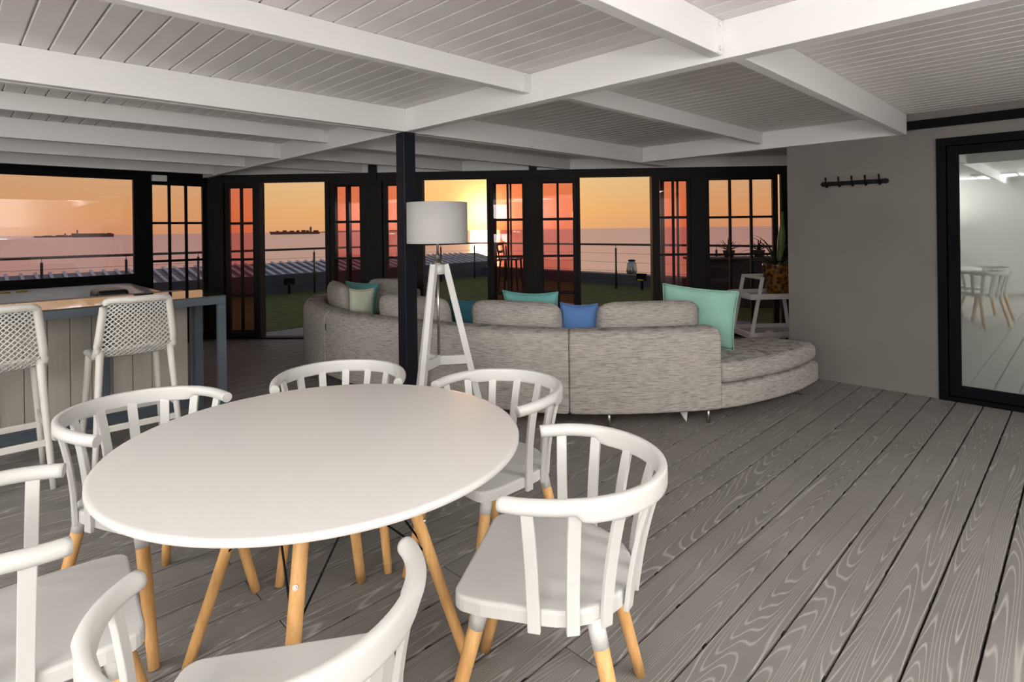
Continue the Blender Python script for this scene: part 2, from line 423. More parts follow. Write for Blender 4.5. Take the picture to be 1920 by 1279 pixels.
# girder B: two channels with a slot between them
gb = empty('ceiling_girder', W(0, 0, 0), PHI, 'paired white girder with a track slot running over the navy post', 'beam', None, 'structure')
for (x0, x1) in ((A0, GA-.036), (GA+.036, bdoor(0)*0+6.05)):
    m = MB(); m.box(x0, x1, GB-.05, GB-.004, ZB, ZC); m.build('channel', 'beam', gb, bevel=.003)
    m = MB(); m.box(x0, x1, GB+.05, GB+.10, ZB+.006, ZC); m.build('channel', 'beam', gb, bevel=.003)
    m = MB(); m.box(x0, x1, GB-.004, GB+.05, ZB+.03, ZC); m.build('track_slot', 'steel_plate', gb)
beam('ceiling_girder', 5.45, 5.53, 1.088, GB-.055, 2.09, ZC, 'white edge beam resting along the head of the taupe wall')
def bracket(a, b, z0, z1, sgn, par):
    m = MB(); m.box(a-.058 if sgn < 0 else a, a if sgn < 0 else a+.058, b-.004, b, z0+.004, z1-.004)
    p = m.build('bracket', 'steel_plate', par)
    for zz in (z0+.025, z1-.025):
        m = MB()
        x = a-.03*(1 if sgn < 0 else -1)
        m.tube([(x, b-.004, zz), (x, b-.014, zz)], .010, 8); m.build('bolt', 'steel_plate', p)
JL = {1.08: 'second', 2.22: 'first', 4.62: 'third', 5.62: 'fourth', 6.58: 'fifth', 7.64: 'sixth'}
def joist(a0, a1, b, label, z0=ZJ, z1=ZC, br=0):
    o = empty('ceiling_joist', W(0, 0, 0), PHI, label, 'beam', None, 'structure')
    m = MB(); m.box(a0, a1, b, b+.055, z0, z1); m.build('joist_timber', 'beam', o, bevel=.003)
    if br: bracket(a1 if br < 0 else a0, b, z0, z1, br, o)
    return o
for b, nm in ((1.10, 'closer to the filmed glass door'), (2.23, 'closer to the navy post')):
    joist(A0, GA-.036, b, 'white joist over the dining table, ' + nm, z0=ZJ if b > 2 else 2.10, br=-1)
joist(GA+.036, 5.47, 1.03, 'white joist ending at the taupe wall above the coat rack', z0=2.085)
joist(GA+.036, 5.449, 2.16, 'white joist above the right end of the grey sofa')
for b, nm in ((4.63, 'over the bar stools'), (5.63, 'over the back of the bar'), (6.57, 'over the spa tub'), (7.63, 'against the picture window head')):
    joist(A0, GA-.036, b, 'white joist ' + nm, z0=ZJ if b < 5 else 2.10, br=-1)
for b, nm in ((4.63, 'over the middle of the grey sofa'), (5.63, 'over the curled end of the grey sofa'), (6.57, 'short one near the corner of the glazing')):
    joist(GA+.036, GA+(bdoor(GA)-b)*1.0+.0, b, 'white joist beyond the navy post, ' + nm, z0=2.12)
# ---- structural post
pm = MB(); pm.box(-.051, .051, -.051, .051, 0, ZB, .006)
post = pm.build('support_post', 'post', loc=W(GA, GB), rz=PHI)
tag(post, 'slim square navy black steel post standing behind the floor lamp', 'post', kind='structure')

# ---- taupe wall with sliding door opening
wm = MB()
wm.box(5.53, 5.73, .85, 1.97, 0, ZC); wm.box(5.53, 5.73, -1.25, .85, 2.035, ZC)
wm.box(5.53, 5.73, B0, -1.25, 0, ZC)
o = wm.build('wall_right', 'wall', rz=PHI); tag(o, 'taupe plastered wall with a black sliding door', 'wall', kind='structure')
m = MB(); m.box(5.73, A1, 1.82, 1.97, 0, ZC)
tag(m.build('wall_return', 'wall', rz=PHI), 'taupe return wall behind the trolley corner', 'wall', kind='structure')
m = MB(); m.box(5.475, 5.53, B0, 1.075, 2.125, 2.19)
tag(m.build('trim_1', 'black_frame', rz=PHI), 'black steel angle along the top of the taupe wall', 'trim', kind='structure')
m = MB(); m.box(A0-.15, A0, B0, B1, 0, ZC)
tag(m.build('wall_back', 'rear_wall', rz=PHI), 'pale grey plastered wall at the rear of the room', 'wall', kind='structure')
m = MB(); m.box(A0, 5.53, B0-.15, B0, 0, ZC)
tag(m.build('wall_near', 'rear_wall', rz=PHI), 'pale grey plastered side wall of the room', 'wall', kind='structure')
# sliding door
d1 = empty('door_1', W(0, 0, 0), PHI, 'black framed sliding door with grey filmed glass', 'door', None, 'structure')
m = MB(); m.box(5.512, 5.62, .79, .85, 0, 2.035); m.box(5.512, 5.62, -1.25, -1.19, 0, 2.035); m.box(5.512, 5.62, -1.19, .79, 1.972, 2.035); m.box(5.512, 5.66, -1.19, .79, 0, .035)
m.build('door_frame', 'black_frame', d1, bevel=.003)
for s0, s1, da in ((-.25, .785, 0), (-1.19, -.19, .045)):
    m = MB(); x0, x1 = 5.53+da, 5.57+da
    m.box(x0, x1, s1-.075, s1, .04, 1.968); m.box(x0, x1, s0, s0+.075, .04, 1.968); m.box(x0, x1, s0+.075, s1-.075, 1.90, 1.968); m.box(x0, x1, s0+.075, s1-.075, .04, .125)
    sa = m.build('sash', 'black_frame', d1, bevel=.003)
    m = MB(); m.box(x0+.015, x0+.023, s0+.07, s1-.07, .12, 1.905); m.build('glass_pane', 'door_film', sa)
# closed rear of the doorway
m = MB(); m.box(5.70, 5.73, -1.25, .85, 0, 2.035); m.build('door_blind', 'rear_wall', d1)

# ---- left window wall (along U at b=8.03), picture window + three-column sash
def framed_window(par, x0, x1, z0, z1, cols, rows, y, fw=.05, fd=.06, bar=.028, mat='brown_frame', glass='glass', fb=None):
    """glazed sash in local x/z, thickness along y; frame, muntins and one pane per light"""
    fb = fw if fb is None else fb
    m = MB(); m.box(x0-fw, x0, y-fd/2, y+fd/2, z0-fb, z1+fw); m.box(x1, x1+fw, y-fd/2, y+fd/2, z0-fb, z1+fw)
    m.box(x0, x1, y-fd/2, y+fd/2, z1, z1+fw); m.box(x0, x1, y-fd/2, y+fd/2, z0-fb, z0)
    m.build('sash_frame', mat, par, bevel=.003)
    cw = (x1-x0)/cols; rh = (z1-z0)/rows
    for i in range(1, cols):
        m = MB(); m.box(x0+i*cw-bar/2, x0+i*cw+bar/2, y-.018, y+.018, z0, z1); m.build('glazing_bar', mat, par)
    for j in range(1, rows):
        m = MB(); m.box(x0, x1, y-.016, y+.016, z0+j*rh-bar/2, z0+j*rh+bar/2); m.build('glazing_bar', mat, par)
    for i in range(cols):
        for j in range(rows):
            m = MB(); g = .002 if (cols*rows == 1) else bar/2-.004
            m.box(x0+i*cw+(g if i else 0), x0+(i+1)*cw-(g if i < cols-1 else 0), y-.003, y+.003, z0+j*rh+(g if j else 0), z0+(j+1)*rh-(g if j < rows-1 else 0))
            m.build('pane', glass, par)
BWN = 8.03
w1 = empty('window_1', W(0, 0, 0), PHI, 'wide undivided picture window beside the spa tub', 'window', None, 'structure')
framed_window(w1, -1.6, 1.605, .90, 2.025, 1, 1, BWN+.03, fw=.06, fd=.08, mat='black_frame')
w2 = empty('window_2', W(0, 0, 0), PHI, 'narrow sash window with small panes beside the picture window', 'window', None, 'structure')
framed_window(w2, 1.80, 2.36, .10, 1.975, 3, 4, BWN+.03, fw=.07, fd=.06, mat='black_frame', fb=.10)
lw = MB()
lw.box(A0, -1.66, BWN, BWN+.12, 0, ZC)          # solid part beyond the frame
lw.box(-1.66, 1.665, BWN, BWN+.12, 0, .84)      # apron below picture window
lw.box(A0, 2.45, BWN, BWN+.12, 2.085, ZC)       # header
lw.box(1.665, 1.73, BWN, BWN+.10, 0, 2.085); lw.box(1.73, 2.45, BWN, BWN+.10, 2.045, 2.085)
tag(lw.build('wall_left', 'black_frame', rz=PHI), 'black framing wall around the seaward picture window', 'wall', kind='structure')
m = MB(); m.box(.0, .16, -.05, 0, 0, .075, .006)
o = m.build('alarm_box', 'steel_plate', loc=W(1.79, BWN-.001, 2.015), rz=PHI)
tag(o, 'small white plastic alarm box fixed above the narrow sash window', 'alarm')

# ---- diagonal glazed wall with three openings
dw = MB()
XL, XR = -3.97, 3.95
dw.box(XL, XR, -.05, .06, 2.02, 2.12)           # head
solid = [(-3.99, -3.73), (-1.90, -1.66), (.165, .375), (2.245, 2.43), (3.43, 3.60), (3.86, 3.98)]
for x0, x1 in solid: dw.box(x0, x1, -.055, .055, 0, 2.02)
dw.box(XL, XR, -.06, .07, -.02, .02)            # threshold
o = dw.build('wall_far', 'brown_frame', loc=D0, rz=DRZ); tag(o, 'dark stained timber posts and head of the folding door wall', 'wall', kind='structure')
m = MB(); m.box(XL, XR, -.03, .08, 2.12, ZC)
tag(m.build('trim_2', 'beam', loc=D0, rz=DRZ, bevel=.003), 'white fascia board above the dark glazed wall', 'trim', kind='structure')
for xp in (-1.77, .275):
    m = MB(); m.box(xp-.05, xp+.05, -.085, -.031, 2.02, 2.22)
    tag(m.build('trim_3', 'brown_frame', loc=D0, rz=DRZ), 'dark post head projecting through the white fascia', 'trim', None, 'structure')
def light(name, x0, x1, cols, label, door=None):
    w = empty(name, D0, DRZ, label, 'window', None, 'structure')
    framed_window(w, x0, x1, .085, 1.968, cols, 4, 0.0, fw=.054, fd=.05, glass='tint', fb=.066)
    if door:
        # the open leaf folded flat against the outside of the sidelight
        dn, dx, dl = door
        d = empty(dn, D0, DRZ, dl, 'door', None, 'structure')
        framed_window(d, x0+dx, x1+dx, .10, 1.955, cols, 4, .06, fw=.05, fd=.04, bar=.024, glass='tint', fb=.08)
light('window_3', -3.665, -3.355, 2, 'sidelight of tinted panes at the corner near the bar', ('door_2', -.03, 'open glazed leaf folded back at the corner near the bar'))
light('window_4', -2.29, -1.955, 2, 'sidelight of tinted panes behind the curled sofa end', ('door_3', .018, 'open glazed leaf folded back behind the curled sofa end'))
light('window_5', -1.595, -1.25, 2, 'sidelight of tinted panes half hidden by the navy post', ('door_4', -.01, 'open glazed leaf folded back behind the navy post'))
light('window_6', -.235, .135, 2, 'tinted sidelight right of the setting sun', ('door_5', .035, 'open glazed leaf folded back beside the setting sun'))
light('window_7', .395, .775, 2, 'tinted sidelight behind the blue cushion', ('door_6', .006, 'open glazed leaf folded back behind the blue cushion'))
light('window_8', 1.865, 2.205, 2, 'tinted sidelight behind the mint cushion', ('door_7', .072, 'open glazed leaf folded back behind the mint cushion'))
w9 = empty('window_9', D0, DRZ, 'three pane wide sash window behind the white trolley', 'window', None, 'structure')
framed_window(w9, 2.48, 3.265, .085, 1.957, 3, 4, 0, fw=.064, fd=.05, glass='glass', fb=.066)
w10 = empty('window_10', D0, DRZ, 'last sash window partly hidden behind the taupe wall', 'window', None, 'structure')
framed_window(w10, 3.43-.0, 3.86, .085, 1.957, 2, 4, 0, fw=.064, fd=.05, glass='glass', fb=.066)
jb = MB()
for x0, x1 in ((-3.295, -3.255), (-2.40, -2.345), (-1.195, -1.135), (-.315, -.285), (.83, .865), (1.765, 1.81)):
    jb.box(x0, x1, -.045, .10, .02, 2.02)
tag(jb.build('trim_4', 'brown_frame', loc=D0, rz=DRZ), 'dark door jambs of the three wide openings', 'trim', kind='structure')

# ================================================================== OUTSIDE
# terrace slab with turf
tm = MB(); tm.box(-6, 12.9, -6, 14.2, -.5, -.165)
tag(tm.build('terrace_slab', 'kerb', rz=PHI), 'concrete slab under the terrace', 'terrace', kind='structure')
tu = MB(); tu.box(A1, 11.55, -2, B1, -.165, .0); tu.box(-6, 11.55, B1, 12.85, -.165, .0)
tag(tu.build('terrace_turf', 'turf', rz=PHI), 'green artificial turf covering the sea terrace', 'turf', kind='structure')
pa = MB(); pa.box(-6, 11.8, 12.85, 13.0, -.1, .42); pa.box(-6, 11.55, 12.80, 12.85, -.1, .03)
tag(pa.build('parapet', 'parapet', rz=PHI), 'low blue grey parapet in front of the ribbed metal roof', 'parapet', kind='structure')
pa = MB(); pa.box(11.55, 11.72, -2, 12.85, -.1, .25); pa.box(11.50, 11.55, -2, 12.80, -.1, .02)
po = pa.build('parapet', 'parapet', rz=PHI); tag(po, 'low dark parapet with pale coping on the open sea side', 'parapet', kind='structure')
m = MB(); m.box(11.54, 11.76, -2, 13.0, .25, .275); m.build('coping', 'kerb', po)
# ribbed roof
rr = empty('metal_roof', W(0, 0, 0), PHI, 'ribbed metal roof sloping up beyond the parapet', 'roof', None, 'structure')
def rz_(b): return .40+(b-13.0)*.19
m = MB(); m.add([(-4, 13.0, .38), (12.5, 13.0, .38), (12.5, 14.3, rz_(14.3)-.03), (-4, 14.3, rz_(14.3)-.03), (12.5, 17.5, -.3), (-4, 17.5, -.3)], [(0, 1, 2, 3), (3, 2, 4, 5)])
m.build('roof_sheet', 'roof_pan', rr)
rb = MB(); rb.bar((0, 13.0, rz_(13.0)), (0, 14.3, rz_(14.3)), .05, .035); rib_mesh = rb.mesh('roof_rib')
for i in range(72): link('roof_rib', rib_mesh, 'roof_rib', rr, (-3.5+i*.215, 0, 0))
# railing
rl = empty('terrace_railing', W(0, 0, 0), PHI, 'dark tubular balustrade with wires along the terrace edge', 'railing')
m = MB(); m.tube([(-4, 12.3, 1.0), (10.8, 12.3, 1.0)], .024, 10); m.build('top_rail', 'rail', rl)
m = MB(); m.tube([(10.8, 12.3, 1.0), (10.8, -1, 1.0)], .024, 10); m.build('top_rail', 'rail', rl)
for z in (.80, .60, .40, .22):
    m = MB(); m.tube([(-4, 12.3, z), (10.8, 12.3, z), (10.8, -1, z)], .0028, 5); m.build('wire', 'rail', rl)
ps = MB(); ps.tube([(0, 0, 0), (0, 0, .92)], .021, 10); ps.tube([(0, 0, .92), (0, 0, .985)], .006, 6); post_mesh = ps.mesh('baluster_post')
for i in range(-3, 9):
    a = 1.142+1.19*i
    if a < 10.9: link('baluster_post', post_mesh, 'rail', rl, (a, 12.3, 0))
for i in range(9): link('baluster_post', post_mesh, 'rail', rl, (10.8, 11.1-1.19*i+.05, 0))
# sea, headland, ships
sm = MB(); S = 60000
sm.add([(-S, 40, 0), (S, 40, 0), (S, S, 0), (-S, S, 0), (-S, -200, 0), (S, -200, 0)], [(0, 1, 2, 3), (4, 5, 1, 0)])
SEA = -8.6
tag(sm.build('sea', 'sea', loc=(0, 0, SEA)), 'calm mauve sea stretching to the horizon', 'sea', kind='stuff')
hm = MB(); pts = []
for i in range(41):
    u = i/40; pts.append((-3050+u*1500, 9000, 4+26*(sin(pi*u)**.6)*(1+.12*sin(u*17)+.08*sin(u*41))))
vs = []
for x, y, z in pts: vs += [(x, y-150, 0), (x, y, z), (x, y+400, 0)]
fs = []
for i in range(40):
    for j in range(2): fs.append((i*3+j, i*3+3+j, i*3+4+j, i*3+1+j))
hm.add(vs, fs, True)
tag(hm.build('headland', 'land', loc=(0, 0, SEA)), 'low hazy headland on the horizon', 'headland', kind='structure')
def ship(name, cx, cy, L, rz, label, stacks, bridge_x, bridge_h, hull_h):
    s = empty(name, (cx, cy, SEA), rz, label, 'ship', 'ships on the horizon')
    hw = L*.06
    poly = [(-L/2, 0), (-L*.47, hw*.8), (-L*.40, hw), (L*.46, hw), (L*.5, hw*.6), (L*.5, -hw*.6), (L*.46, -hw), (-L*.40, -hw), (-L*.47, -hw*.8)]
    m = MB(); n = len(poly)
    low = [(x*.96+L*.012, y*.8, -2) for x, y in poly]; top = [(x, y, hull_h*(1.25 if x < -L*.38 else 1)) for x, y in poly]
    m.add(low+top, [tuple(range(n)), tuple(range(n, 2*n))]+[(i, (i+1) % n, n+(i+1) % n, n+i) for i in range(n)])
    m.build('hull', 'hull', s)
    for (x, w, h) in stacks:
        m = MB(); m.box(x*L-w*L/2, x*L+w*L/2, -hw*.9, hw*.9, hull_h, hull_h+h); m.build('container_stack', 'hull', s)
    m = MB(); m.box(bridge_x*L-L*.022, bridge_x*L+L*.022, -hw, hw, hull_h, hull_h+bridge_h)
    m.box(bridge_x*L-L*.012, bridge_x*L+L*.014, -hw*.4, hw*.4, hull_h+bridge_h, hull_h+bridge_h*1.18)
    m.build('bridge', 'ship_white', s)
    return s
ship('container_ship', -1155, 3050, 252, .37, 'container ship crossing beyond the first open doorway',
     [(-.34, .05, 7), (-.2, .08, 9), (-.06, .09, 7), (.06, .06, 9), (.17, .08, 10), (.25, .06, 8), (.42, .10, 8)], .315, 24, 12)
ship('container_ship', -2420, 3050, 196, .65, 'distant low ship seen through the picture window beside a taller one', [(-.2, .18, 5), (.1, .25, 6), (.35, .2, 5)], .17, 13, 6)
ship('cargo_ship', -2010, 2750, 166, .65, 'dark cargo ship with a tall stern house seen through the picture window', [(.1, .35, 3), (.38, .12, 4)], -.36, 17, 15)
# terrace clutter
def flood(a, b, rz, label, lens):
    f = empty('flood_light', W(a, b, .0), rz, label, 'light')
    m = MB(); m.box(-.11, .11, -.06, .03, .20, .36, .01); m.build('housing', 'black_iron', f)
    m = MB(); m.box(-.02, .02, -.02, .02, 0, .2); m.build('bracket', 'black_iron', f)
    m = MB(); m.box(-.07, .07, -.066, -.059, .205, .235); m.build('lens', lens, f)
flood(5.45, 12.6, PHI, 'black flood light in front of the ribbed roof parapet', 'black_vinyl')
flood(10.95, 7.0, PHI-pi/2, 'black flood light with a yellow lens on the turf edge', 'yellow')
cw = empty('vent_cowl', W(11.64, 7.72, .275), PHI, 'small silver metal vent cowl standing on the parapet', 'vent')
m = MB(); m.lathe([(.10, 0), (.125, .03), (.13, .10), (.11, .22), (.085, .30), (.07, .315)], 20); m.build('cowl_body', 'zinc', cw)
for i in range(10):
    an = 2*pi*i/10; m = MB(); m.bar((.128*cos(an), .128*sin(an), .05), (.10*cos(an), .10*sin(an), .26), .02, .012); m.build('vane', 'zinc', cw)
m = MB(); m.lathe([(.095, .31), (.08, .335), (.02, .345)], 20); m.build('cowl_cap', 'black_iron', cw)
# outdoor chair silhouette near the sun
oc = empty('terrace_chair', W(8.9, 9.05, 0), PHI+.5, 'dark outdoor bar chair standing on the turf', 'chair')
for x in (-.2, .2):
    for y in (-.2, .2):
        m = MB(); m.bar((x*1.1, y*1.1, 0), (x*.9, y*.9, .70), .035, .035); m.build('leg', 'planter', oc)
m = MB(); m.box(-.22, .22, -.22, .22, .70, .74, .01); m.build('seat', 'planter', oc)
for x in (-.2, .2):
    m = MB(); m.bar((x, .2, .74), (x, .25, 1.08), .035, .03); m.build('back_post', 'planter', oc)
for z in (.88, 1.05):
    m = MB(); m.box(-.2, .2, .22, .245, z-.03, z+.03); m.build('back_slat', 'planter', oc)
# planter with agaves seen through the right-hand sash
pb = empty('planter_box', (4.05, 9.95, 0), -.1, 'dark planter bench outside the sash window behind the trolley', 'planter')
m = MB(); m.box(-.95, .95, -.3, .3, 0, .80, .01); m.build('box', 'planter', pb)
m = MB(); m.box(-1.0, 1.0, -.34, .34, .80, .84, .008); m.build('top_slab', 'planter', pb)
def blade(L, w, bend, base, az, tilt, seg=6):
    """arching tapered leaf: returns MB with folded strip that has thickness"""
    m = MB(); P = []; d = 0
    x = 0; z = 0; ang_ = tilt
    for i in range(seg+1):
        P.append((x, z)); ang_ -= bend/seg
        x += cos(ang_)*L/seg; z += sin(ang_)*L/seg
    vs = []; fs = []
    for i, (x, z) in enumerate(P):
        u = i/seg; ww = w*(1-u**1.6)*.5*(0.75+.5*min(1, u*3)*.5)+.0006; th = .0022*(1-u)+.0004
        for (yy, zz) in ((-ww, ww*.35), (0, -th), (ww, ww*.35), (0, th)):
            X, Y, Z = x, yy, z+zz
            vs.append((base[0]+X*cos(az)-Y*sin(az), base[1]+X*sin(az)+Y*cos(az), base[2]+Z))
    for i in range(seg):
        for j in range(4): fs.append((i*4+j, i*4+(j+1) % 4, i*4+4+(j+1) % 4, i*4+4+j))
    fs.append((3, 2, 1, 0)); fs.append(tuple(seg*4+j for j in range(4)))
    m.add(vs, fs, True); return m
for i, (dx, s, nm) in enumerate(((-.74, .20, 'small agave at the near end of the planter bench'), (-.28, .27, 'largest agave on the planter bench'), (.22, .24, 'agave on the planter bench behind the plant pot'))):
    ag = empty('agave', (4.05+dx, 9.95-.1*dx, .84), 0, nm, 'plant')
    m = MB(); m.lathe([(.07, 0), (.10, .10), (.10, .12)], 14); m.build('pot', 'planter', ag)
    for k in range(16):
        blade(s*(.8+.3*random.random()), .035, .2, (0, 0, .11), k*2.4, .45+.9*(k % 4)/4, 4).build('leaf', 'agave', ag)

# ================================================================== DINING TABLE
TCX, TCY, TR = -.588, 1.775, .60
tb = empty('dining_table', (TCX, TCY, 0), 0, 'round white dining table on splayed beech legs', 'table')
m = MB(); m.lathe([(.05, .722), (TR-.006, .722), (TR-.001, .7255), (TR, .732), (TR-.001, .7375), (TR-.004, .7395), (TR-.012, .7402), (.05, .7402)], 96)
tt = m.build('table_top', 'table_laminate', tb)
m = MB(); m.lathe([(TR-.002, .7225), (TR+.0012, .7265), (TR+.0012, .7350), (TR-.002, .7385)], 96, caps=False); m.build('edge_band', 'table_edge', tt)
LEGD = [(-.455, .035), (.437, .025), (-.02, .47), (0.035, -.46)]
for lx, ly in LEGD:
    r = sqrt(lx*lx+ly*ly); ux, uy = lx/r, ly/r
    m = MB(); top = Vector((ux*.20, uy*.20, .715)); ft = Vector((lx, ly, 0))
    k = 8; pts = [top.lerp(ft, i/k) for i in range(k+1)]
    m.tube(pts, 1, 12, flat=([.0215-.003*i/k for i in range(k+1)], [.0195-.003*i/k for i in range(k+1)]), up=(ux, uy, 0))
    lg = m.build('leg', 'beech', tb)
    c = top.lerp(ft, .36); nrm_ = Vector((ux, uy, .3)).normalized()
    m = MB(); m.tube([c+nrm_*.014, c+nrm_*.0215], .0075, 12); m.tube([c+nrm_*.0215, c+nrm_*.0235], .004, 8); m.build('bolt', 'chrome', lg)
m = MB(); m.box(-.22, .22, -.02, .02, .70, .722); m.box(-.02, .02, -.22, .22, .70, .722); m.build('under_frame', 'black_iron', tb)
for i, (lx, ly) in enumerate(LEGD):
    r = sqrt(lx*lx+ly*ly); ux, uy = lx/r, ly/r
    c = Vector((ux*.20, uy*.20, .715)).lerp(Vector((lx, ly, 0)), .5)
    for s in (-1, 1):
        e = Vector((-uy*s*.17, ux*s*.17, .70)); m = MB(); m.tube([c, e], .0032, 6); m.build('brace_wire', 'black_iron', tb)

# ================================================================== DINING CHAIRS
def half_path(t, kind):
    """point on the horseshoe, t in [-1,1]; 0 = back centre, +-1 = arm tip"""
    s = 1 if t >= 0 else -1; t = abs(t)
    if kind == 'rail': rx, ry, cy, tip = .268, .285, -.02, (.252, .078)
    else: rx, ry, cy, tip = .226, .205, -.02, (.226, .085)
    if t < .74:
        an = t/.74*pi/2; return (s*rx*sin(an), cy-ry*cos(an))
    u = (t-.74)/.26; return (s*(rx+(tip[0]-rx)*u*u), cy+(tip[1]-cy)*u)
def build_chair():
    c = empty('armchair', (0, 0, 0), 0, 'x', 'chair', 'white spindle armchairs around the dining table')
    # seat outline
    out = []
    for i in range(25):
        t = -1+2*i/24; x, y = half_path(t, 'seat'); out.append((x, y))
    # out runs from left tip over back to right tip ; add front corners
    fr = []
    for i in range(7):
        an = i/6*pi/2; fr.append((.175+.045*cos(an), .175+.045*sin(an)))
    poly = out+[(.226, .14)]+fr+[(-x, y) for x, y in reversed(fr)]+[(-.226, .14)]
    bm = bmesh.new(); vs = [bm.verts.new((x, y, .450)) for x, y in poly]
    f = bm.faces.new(vs); r = bmesh.ops.extrude_face_region(bm, geom=[f])
    for v in r['geom']:
        if isinstance(v, bmesh.types.BMVert): v.co.z = .412
    bm.normal_update()
    te = [e for e in bm.edges if all(abs(v.co.z-.450) < 1e-5 for v in e.verts)]
    bmesh.ops.bevel(bm, geom=te, offset=.009, segments=3, affect='EDGES', profile=.5)
    m = MB(); m.from_bm(bm); seat = m.build('seat', 'white_plastic', c)
    # dished seat centre: slightly lowered inner panel is read from the bevel only
    # rail: round arms, taller band across the back
    n = 64; pts = []; ra = []; rb = []; sqv = []
    for i in range(n+1):
        t = -1+2*i/n; x, y = half_path(t, 'rail')
        k = min(1, max(0, (.60-abs(t))/.05)); k = k*k*(3-2*k)
        rv = .0195+(.0285-.0195)*k; rh = .0195+(.0125-.0195)*k
        dz = -.012*max(0, (abs(t)-.6)/.4)
        pts.append((x, y, .742-rv+dz)); ra.append(rh); rb.append(rv); sqv.append(1-.55*k)
    m = MB(); m.tube(pts, 1, 20, flat=(ra, rb), sq=sqv); m.build('arm_rail', 'white_plastic', c)
    # slats
    for t in (0, .2, -.2, .40, -.40, .60, -.60, .82, -.82):
        bx, by = half_path(t*.97, 'seat'); tx, ty = half_path(t, 'rail')
        # outward normal at the seat
        x2, y2 = half_path(t*.97+.01, 'seat'); tg = Vector((x2-bx, y2-by, 0)).normalized(); nn = Vector((tg.y, -tg.x, 0))
        if nn.dot(Vector((bx, by+.02, 0))) < 0: nn = -nn
        p = Vector((bx, by, .398))+nn*.006; q = Vector((tx, ty, .715))
        k = 6; pp = []
        for i in range(k+1):
            u = i/k; v = p.lerp(q, u); v += nn*(-.010*sin(pi*u)); pp.append(v)
        m = MB()
        wv = .034-.003*abs(t); vs_ = []; fs_ = []
        for v in pp:
            for (sa, sb) in ((-1, -1), (1, -1), (1, 1), (-1, 1)): vs_.append(v+tg*(sa*wv/2)+nn*(sb*.0065))
        for i in range(k):
            for j in range(4): fs_.append((i*4+j, i*4+(j+1) % 4, i*4+4+(j+1) % 4, i*4+4+j))
        fs_ += [(3, 2, 1, 0), tuple(k*4+j for j in range(4))]; m.add(vs_, fs_)
        m.build('slat', 'white_plastic', c, bevel=.002)
    for sx in (-1, 1):
        for (ty_, fx, fy) in ((.15, .207, .262), (-.135, .215, -.232)):
            top = Vector((sx*.165, ty_, .415)); ft = Vector((sx*fx, fy, 0)); mid = top.lerp(ft, .145)
            m = MB(); m.tube([mid.lerp(ft, i/4) for i in range(5)], [.0205, .0195, .0185, .0175, .0165], 14); lg = m.build('leg', 'beech', c)
            m = MB(); m.tube([top, mid+(ft-mid)*.02], [.0225, .0215], 14); m.build('leg_socket', 'white_plastic', lg)
    return c
chair0 = build_chair()
chairs = [((.099, 1.606), (-.97, .24), 'white spindle armchair standing out on the open deck side of the table'),
          ((-.766, 2.516), (.19, -.98), 'white spindle armchair tucked in before the navy post'),
          ((-1.315, 2.094), (.93, -.36), 'white spindle armchair tucked in before the bar stools'),
          ((-.107, 2.305), (-.723, -.69), 'white spindle armchair tucked in beside the floor lamp, facing away from the sofa'),
          ((-1.168, 1.365), (.777, .63), 'white spindle armchair at the table end furthest from the grey sofa, facing it'),
          ((-.46, 1.07), (-.21, .978), 'white spindle armchair facing the sunset, its back to the viewer')]
for i, ((x, y), (fx, fy), lab) in enumerate(chairs):
    o = chair0 if i == 0 else copy_tree(chair0)
    o.location = (x, y, 0); o.rotation_euler = (0, 0, math.atan2(fy, fx)-pi/2); o['label'] = lab

# ================================================================== BAR
BZ = .925; BF, BK, BR = 4.40, 4.98, 1.44
bar = empty('bar_counter', W(0, 0, 0), PHI, 'blue grey steel framed bar with a glossy top and pale boarded front', 'bar')
m = MB(); m.box(A0+.9, BR, BF, BF+.05, BZ-.062, BZ-.008); m.box(A0+.9, BR, BK-.05, BK, BZ-.062, BZ-.008); m.box(BR-.05, BR, BF+.05, BK-.05, BZ-.062, BZ-.008)
m.build('top_frame', 'bar_steel', bar, bevel=.003)
m = MB(); m.box(A0+.9, BR, BF, BK, BZ-.008, BZ); m.build('counter_top', 'bar_glass', bar)
for (x, y) in ((BR-.052, BF), (BR-.052, BK-.05), (-2.4, BF)):
    m = MB(); m.box(x, x+.052, y, y+.05, 0, BZ-.062); m.build('leg', 'bar_steel', bar, bevel=.003)
PF = 5.04
for i in range(30):
    x1 = 1.36-i*.124
    m = MB(); m.box(x1-.121, x1, PF, PF+.022, .06, BZ-.07); m.build('front_board', 'bar_board', bar, bevel=.003)
m = MB(); m.box(-2.4, 1.36, PF+.022, PF+.40, .02, BZ-.07); m.build('carcass', 'bar_steel', bar)
m = MB(); m.box(-2.4, 1.42, PF-.05, PF, 0, .07); m.build('foot_rail', 'bar_steel', bar, bevel=.003)
for x in (1.37, .78, .16, -.46, -1.08):
    m = MB(); m.box(x, x+.058, PF-.045, PF-.001, .07, BZ-.062); m.build('upright', 'bar_steel', bar, bevel=.003)
m = MB(); m.box(-2.4, 1.42, BK, PF+.40, BZ-.07, BZ-.03); m.build('back_shelf', 'bar_steel', bar)

